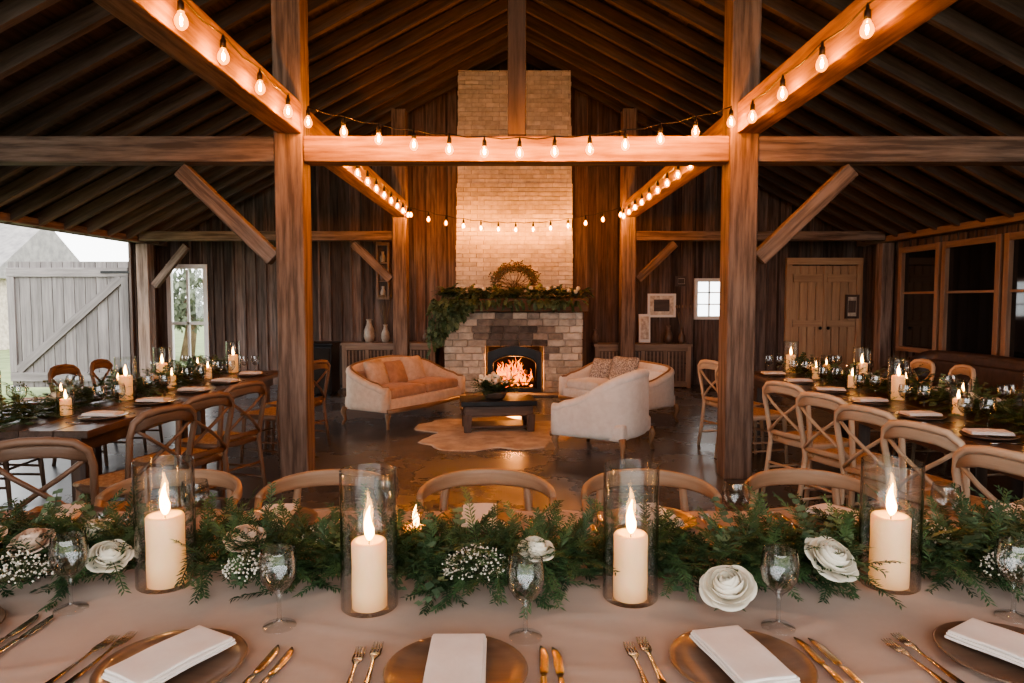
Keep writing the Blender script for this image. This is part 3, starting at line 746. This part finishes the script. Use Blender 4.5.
for (y,dy) in PYs:
    for (x,dx) in PXs:
        dz=min(dy,dx); fx=x;fy2=y
        if dy<0: fy2+=(1 if y>1.5 else -1)*(-dy)*(.05+.08*math.sin(x*17+math.sin(x*5)*2))
        if dx<0: fx+=(1 if x>0 else -1)*(-dx)*(.1+.12*math.sin(y*19))
        w=0
        if dz>=0:
            a=mn.noise(Vector((x*1.6+y*1.2,y*4.5,1))); b=mn.noise(Vector((x*6+y*4,y*5-x*2,7)))
            w=.0095*max(0,1-abs(a)*8)**1.5*(.6+.5*mn.noise(Vector((x*1.3,y*1.3,4))))+.0016*b-.002
            w=max(-.0030,min(.0030,w))
        vs.append((fx,fy2,top+dz+w))
n1=len(PXs); fs=[(j*n1+i,j*n1+i+1,(j+1)*n1+i+1,(j+1)*n1+i) for j in range(len(PYs)-1) for i in range(n1-1)]
mb.add(vs,fs,M_cloth,True); mb.obj('linen_tablecloth')
CT=TZ+.0151
LT0=3.9
dining_table('banquet_table',-3.65,-2.45,LT0,7.35,.75,M_tab); dining_table('banquet_table',2.45,3.65,2.75,7.35,.75,M_tab)

# ------------------------------------------------------------------ tableware
def m_of(o): me=o.data; bpy.data.objects.remove(o); return me
mb=MB(); mb.lathe([(.0005,0),(.085,0),(.11,.003),(.137,.014),(.142,.019),(.139,.0205),(.125,.014),(.105,.009),(.0005,.008)],M_char,40); me_plate=m_of(mb.obj('t'))
mb=MB()
for i,(w,l,z,ox,r) in enumerate(((.118,.215,.0035,0,0),(.114,.212,.0095,.001,.012),(.110,.205,.0155,-.001,-.01))):
    mb.rbox((ox,0,z),(w,l,.0062),.003,M_nap,rot=(0,0,r),n=10,fn=lambda x,y,z,i=i:(x,y,z+.0012*math.sin(x*50+i)*math.sin(y*22+i*2)+.0008*math.cos(y*40)))
me_nap=m_of(mb.obj('t'))
mb=MB()
mb.beam([(0,-.095,.003),(0,-.05,.004),(0,.01,.006),(0,.035,.008),(0,.05,.008)],[.016,.013,.007,.008,.019],[.003,.003,.003,.0028,.0025],M_silver,seg=10)
mb.beam([(0,.048,.008),(0,.056,.007),(0,.064,.007)],[.019,.024,.024],.0025,M_silver,seg=10)
for i in range(4):
    x=-.0097+.00647*i; mb.beam([(x,.062,.007),(x,.085,.006),(x*.95,.106,.009)],[.0042,.004,.002],[.0025,.0022,.0015],M_silver,seg=6)
me_fork=m_of(mb.obj('t'))
mb=MB()
mb.beam([(0,-.11,.004),(0,-.07,.005),(0,-.01,.005),(0,.005,.004)],[.017,.016,.013,.010],[.006,.006,.006,.004],M_silver,seg=10)
mb.beam([(0,.003,.003),(.001,.02,.003),(.001,.08,.003),(-.002,.105,.003),(-.006,.12,.003)],[.010,.019,.020,.014,.003],[.003,.002,.002,.002,.001],M_silver,seg=8)
me_knife=m_of(mb.obj('t'))
mb=MB(); mb.lathe([(.0375,.0),(.036,.003),(.02,.005),(.007,.010),(.005,.02),(.0045,.06),(.006,.072),(.011,.08),(.027,.094),(.038,.112),(.042,.132),(.041,.155),(.037,.178)],M_glass,28)
mb.lathe([(.0375,.178),(.0365,.1795),(.0358,.178)],M_glass,28)
mb.lathe([(.0255,.0965),(.036,.114),(.0395,.132),(.0385,.155),(.0358,.178)],M_glass,28)
mb.lathe([(.0005,.0835),(.009,.085),(.0255,.0965)],M_glass,28); me_gob=m_of(mb.obj('t'))
def hurricane(gr,gh,wr,wh,fl=.062):
    mb=MB()
    mb.lathe([(.0005,.001),(gr-.004,.001),(gr,.005),(gr,gh)],M_hglass,36)
    mb.lathe([(gr-.003,.006),(gr-.003,gh)],M_hglass,36)
    mb.lathe([(gr,gh),(gr-.0005,gh+.002),(gr-.0025,gh+.002),(gr-.003,gh)],M_hglass,36)
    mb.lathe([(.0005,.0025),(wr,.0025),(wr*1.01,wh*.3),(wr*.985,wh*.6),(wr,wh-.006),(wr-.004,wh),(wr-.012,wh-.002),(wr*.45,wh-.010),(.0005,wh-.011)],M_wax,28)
    mb.tube([(0,0,wh-.012),(.001,0,wh+.002),(.003,0,wh+.010)],.0014,M_wick,5)
    F=[(0,.0004,0),(.0005,.0065,.005),(.001,.0115,.016),(.0005,.0122,.028),(-.0015,.0092,.046),(-.001,.0048,.066),(.002,.0005,.086)]
    k=fl/.062
    mb.tube([(x*k*1.5,0,wh-.002+z*k) for x,r,z in F],[r*k for x,r,z in F],M_flame,10)
    return m_of(mb.obj('t'))
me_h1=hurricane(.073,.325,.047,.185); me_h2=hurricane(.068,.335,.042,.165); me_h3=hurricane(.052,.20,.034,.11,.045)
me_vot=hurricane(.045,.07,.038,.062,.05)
def setting(x,y,z,rot,nr=0,cut=1,glass_=True,npl=(0,0)):
    Mx=lambda dx,dy:(x+dx*math.cos(rot)-dy*math.sin(rot),y+dx*math.sin(rot)+dy*math.cos(rot),z)
    place(me_plate,'charger_plate',(x,y,z),rot)
    px,py,_=Mx(*npl); place(me_nap,'folded_napkin',(px,py,z+.0215),rot+nr)
    if cut:
        place(me_fork,'dinner_fork',Mx(-.205,.0),rot+ru(-.05,.05)); 
        if cut>1: place(me_fork,'dinner_fork',Mx(-.172,.02),rot+ru(-.05,.05))
        place(me_knife,'table_knife',Mx(.172,.0),rot+ru(-.05,.05))
        if cut>1: place(me_knife,'table_knife',Mx(.205,-.005),rot+ru(-.05,.05))
for (x,y,r,nr) in((-1.28,1.45,0,-.3),(-.68,1.325,-.12,-.38),(-.11,1.30,0,.02),(.46,1.33,.05,.18),(1.03,1.36,.12,.45)):
    setting(x,y,CT,r,nr,2)
for (x,y,r,nr) in((-1.50,2.225,0,.4),(-.79,2.225,0,.1),(-.11,2.23,0,0),(.47,2.23,0,.25),(1.10,2.225,0,.5),(1.72,2.225,0,.3)):
    setting(x,y,CT,pi+r,nr,2)
gobs=((-1.06,1.60),(-.53,1.515),(.03,1.465),(.605,1.51),(1.175,1.56),(-.99,2.10),(.70,2.10),(1.33,2.06),(-.40,2.14),(-1.62,1.62))
for (x,y) in gobs: place(me_gob,'wine_goblet',(x,y,CT))
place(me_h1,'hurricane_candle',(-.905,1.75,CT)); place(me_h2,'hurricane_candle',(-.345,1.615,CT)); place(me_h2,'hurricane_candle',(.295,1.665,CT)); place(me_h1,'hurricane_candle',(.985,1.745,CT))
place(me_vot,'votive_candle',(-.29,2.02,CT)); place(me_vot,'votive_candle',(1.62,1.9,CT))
av=[(-.905,1.75,.08),(-.345,1.615,.075),(.295,1.665,.075),(.985,1.745,.08),(-.29,2.02,.055)]+[(x,y,.046) for x,y in gobs]
garland('cedar_table_garland',(-2.3,1.80,0),(2.3,1.80,0),CT,2700,.36,.15,1.0,.12,.03,av,18,.038,.0052)
for i,(x,y,z,s,m,tx,ty) in enumerate(((.79,1.68,.075,1.0,0,.50,.22),(.517,1.59,.04,.98,0,.45,-.25),(-1.04,1.73,.065,.8,0,.4,.25),(-1.15,1.86,.085,.75,0,.3,-.25),(-.715,1.80,.085,.8,1,.4,.1),(.06,1.72,.085,.72,0,.3,.15),(-1.27,1.78,.08,.85,1,.35,-.1),(-1.42,1.80,.08,.9,1,.4,0),(-.78,2.02,.06,.7,1,.2,0),(1.42,1.8,.07,.9,0,.4,0))):
    o=place(me_roseP if m else (me_rose if i%2 else me_rose2),'white_rose' if not m else 'blush_rose',(x,y,CT+z)); o.scale=(s,s,s)
    o.rotation_euler=Euler((tx,ty,0)); 
for (x,y,R,n) in((-.09,1.68,.085,330),(-.66,1.68,.07,220),(-.52,1.86,.08,230),(1.14,1.88,.09,330),(1.25,1.68,.07,200),(-1.22,1.65,.08,200),(-.05,1.95,.06,120),(.42,1.84,.04,60)):
    babys('babys_breath',(x,y,CT+.045),R,n,CT)

for sd in(-1,1):
    cx=sd*3.05; y00=2.85 if sd>0 else LT0+.1
    garland('cedar_table_garland',(cx,y00,0),(cx,7.3,0),.75,600 if sd>0 else 480,.28,.13,1.35,.45,.05)
    ys=[3.1,3.45,3.8,4.12,4.45,4.8,5.15,5.5,5.85,6.2,6.55,6.9,7.15]
    for i,y in enumerate(ys):
        if y<y00+.1: continue
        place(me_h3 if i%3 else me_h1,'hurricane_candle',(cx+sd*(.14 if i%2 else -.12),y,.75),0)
        if i%3==1:
            o=place(me_rose,'white_rose',(cx+ru(-.1,.1),y+.17,.82)); o.rotation_euler=(.3,0,0); o.scale=(.9,.9,.9)
    for i in range(7):
        y=3.1+i*.62
        if y<y00+.1: continue
        for s2 in(-1,1):
            setting(cx+s2*.43,y,.75,s2*pi/2,ru(-.3,.3),1)
            place(me_gob,'wine_goblet',(cx+s2*.36,y+.30,.75))
            place(me_gob,'wine_goblet',(cx+s2*.27,y+.235,.75))

# ------------------------------------------------------------------ chairs
def crossback(mat):
    mb=MB()
    mb.rbox((0,-.01,.455),(.44,.42,.03),.014,M_seat,n=4,fn=lambda x,y,z:(x*(1-.12*(y/.21) if y>0 else 1),y,z))
    mb.beam([(-.20,.18,.445),(-.225,-.1,.445),(-.19,-.215,.445),(0,-.235,.445),(.19,-.215,.445),(.225,-.1,.445),(.20,.18,.445),(0,.2,.445),(-.20,.18,.445)],.03,.045,mat,seg=8)
    hoop=[(-.215,.25,0),(-.205,.215,.25),(-.195,.20,.45),(-.205,.225,.62),(-.215,.25,.76),(-.20,.265,.835),(-.15,.28,.875),(-.06,.295,.89),(.06,.295,.89),(.15,.28,.875),(.20,.265,.835),(.215,.25,.76),(.205,.225,.62),(.195,.20,.45),(.205,.215,.25),(.215,.25,0)]
    mb.tube(hoop,[.016]+[.018]*4+[.02]*6+[.018]*4+[.016],mat,8)
    mb.beam([(-.205,.262,.81),(-.1,.285,.84),(0,.292,.845),(.1,.285,.84),(.205,.262,.81)],.022,.06,mat,seg=10)
    for s in(-1,1):
        mb.tube([(s*-.195,.212,.50),(s*-.08,.25+s*.006,.60),(0,.262+s*.008,.66),(s*.10,.268+s*.006,.73),(s*.19,.262,.80)],.012,mat,6)
        mb.tube([(s*.19,-.19,.445),(s*.20,-.21,.2),(s*.205,-.225,0)],[.02,.018,.014],mat,8)
        mb.tube([(s*.20,-.2,.20),(s*.2,.215,.22)],.010,mat,6); mb.tube([(s*.20,-.2,.13),(s*.205,.22,.14)],.010,mat,6)
    mb.tube([(-.2,-.2,.26),(.2,-.2,.26)],.010,mat,6); mb.tube([(-.2,.215,.26),(.2,.215,.26)],.010,mat,6)
    mb.beam([(-.197,.207,.50),(0,.235,.505),(.197,.207,.50)],.018,.035,mat,seg=8)
    return m_of(mb.obj('t'))
me_cL=crossback(M_chL); me_cR=crossback(M_chR)
def curvechair(mat):
    mb=MB()
    mb.rbox((0,-.01,.455),(.48,.44,.045),.02,M_seat,n=4)
    mb.beam([(-.22,.20,.425),(-.225,-.2,.425),(.225,-.2,.425),(.22,.20,.425),(-.22,.20,.425)],.03,.05,mat,seg=8)
    pts=[];w=[];h=[]
    for i in range(25):
        a=math.radians(-4+188*i/24); e=abs(i-12)/12
        pts.append((.268*math.cos(a),.05+.21*math.sin(a)+.02*math.sin(a),.735-.030*e**2.2)); w.append(.028); h.append(.072-.034*e**2)
    mb.beam(pts,w,h,mat,seg=12,e=.6)
    for s in(-1,1):
        mb.tube([(s*.20,.235,0),(s*.20,.205,.25),(s*.20,.20,.45),(s*.185,.225,.60),(s*.175,.235,.71)],[.014,.019,.021,.018,.016],mat,8)
        mb.tube([(s*.21,-.2,.44),(s*.215,-.22,0)],[.021,.014],mat,8)
        mb.tube([(s*.268,.04,.705),(s*.255,-.04,.60),(s*.235,-.08,.45)],[.015,.014,.016],mat,8)
        mb.tube([(s*.21,-.2,.2),(s*.2,.21,.2)],.010,mat,6)
    mb.beam([(-.19,.21,.58),(-.1,.245,.585),(0,.255,.59),(.1,.245,.585),(.19,.21,.58)],.018,.04,mat,seg=8)
    return m_of(mb.obj('t'))
me_cF=curvechair(M_chF)
for x in(-1.38,-.75,-.10,.56,1.23): place(me_cF,'curved_back_dining_chair',(x,2.66+ru(-.01,.01),0),ru(-.05,.05))
place(me_cL,'crossback_chair',(-2.14,3.22,0),pi+.22)
place(me_cR,'crossback_chair',(2.24,2.82,0),pi/2+math.radians(22))
for i,y in enumerate((3.35,3.95,4.5,5.12,6.35,6.95)):
    if y>3.6: place(me_cL,'crossback_chair',(-2.22,y,0),-pi/2-math.radians(22))
    place(me_cR,'crossback_chair',(2.26,y+(.08 if i==0 else 0),0),pi/2+math.radians(22))
    if y>3.6: place(me_cL,'crossback_chair',(-3.92,y,0),pi/2+ru(-.15,.15))
    place(me_cR,'crossback_chair',(3.92,y,0),-pi/2+ru(-.15,.15))

# ------------------------------------------------------------------ world / camera
w=bpy.data.worlds.new('overcast_sky'); bpy.context.scene.world=w; w.use_nodes=True
nt=w.node_tree; nt.nodes.clear(); o=nt.nodes.new('ShaderNodeOutputWorld'); bg=nt.nodes.new('ShaderNodeBackground')
tc=nt.nodes.new('ShaderNodeTexCoord'); no=nt.nodes.new('ShaderNodeTexNoise'); no.inputs['Scale'].default_value=2.2
cr=nt.nodes.new('ShaderNodeValToRGB'); cr.color_ramp.elements[0].position=.35; cr.color_ramp.elements[0].color=(.88,.90,.93,1); cr.color_ramp.elements[1].position=.65; cr.color_ramp.elements[1].color=(1,.98,.945,1)
nt.links.new(tc.outputs['Generated'],no.inputs['Vector']); nt.links.new(no.outputs['Fac'],cr.inputs[0]); nt.links.new(cr.outputs[0],bg.inputs[0])
bg.inputs[1].default_value=2.5; nt.links.new(bg.outputs[0],o.inputs[0])

cam=bpy.data.cameras.new('camera'); co=bpy.data.objects.new('camera',cam); bpy.context.collection.objects.link(co)
co.location=(0,0,1.5); co.rotation_euler=(math.radians(90-3.4),0,0); cam.lens=24; cam.sensor_width=36; cam.clip_start=.05
bpy.context.scene.camera=co
vsn=bpy.context.scene.view_settings
vsn.exposure=1.18
try: vsn.look='AgX - Medium High Contrast'
except Exception as e: print(e)
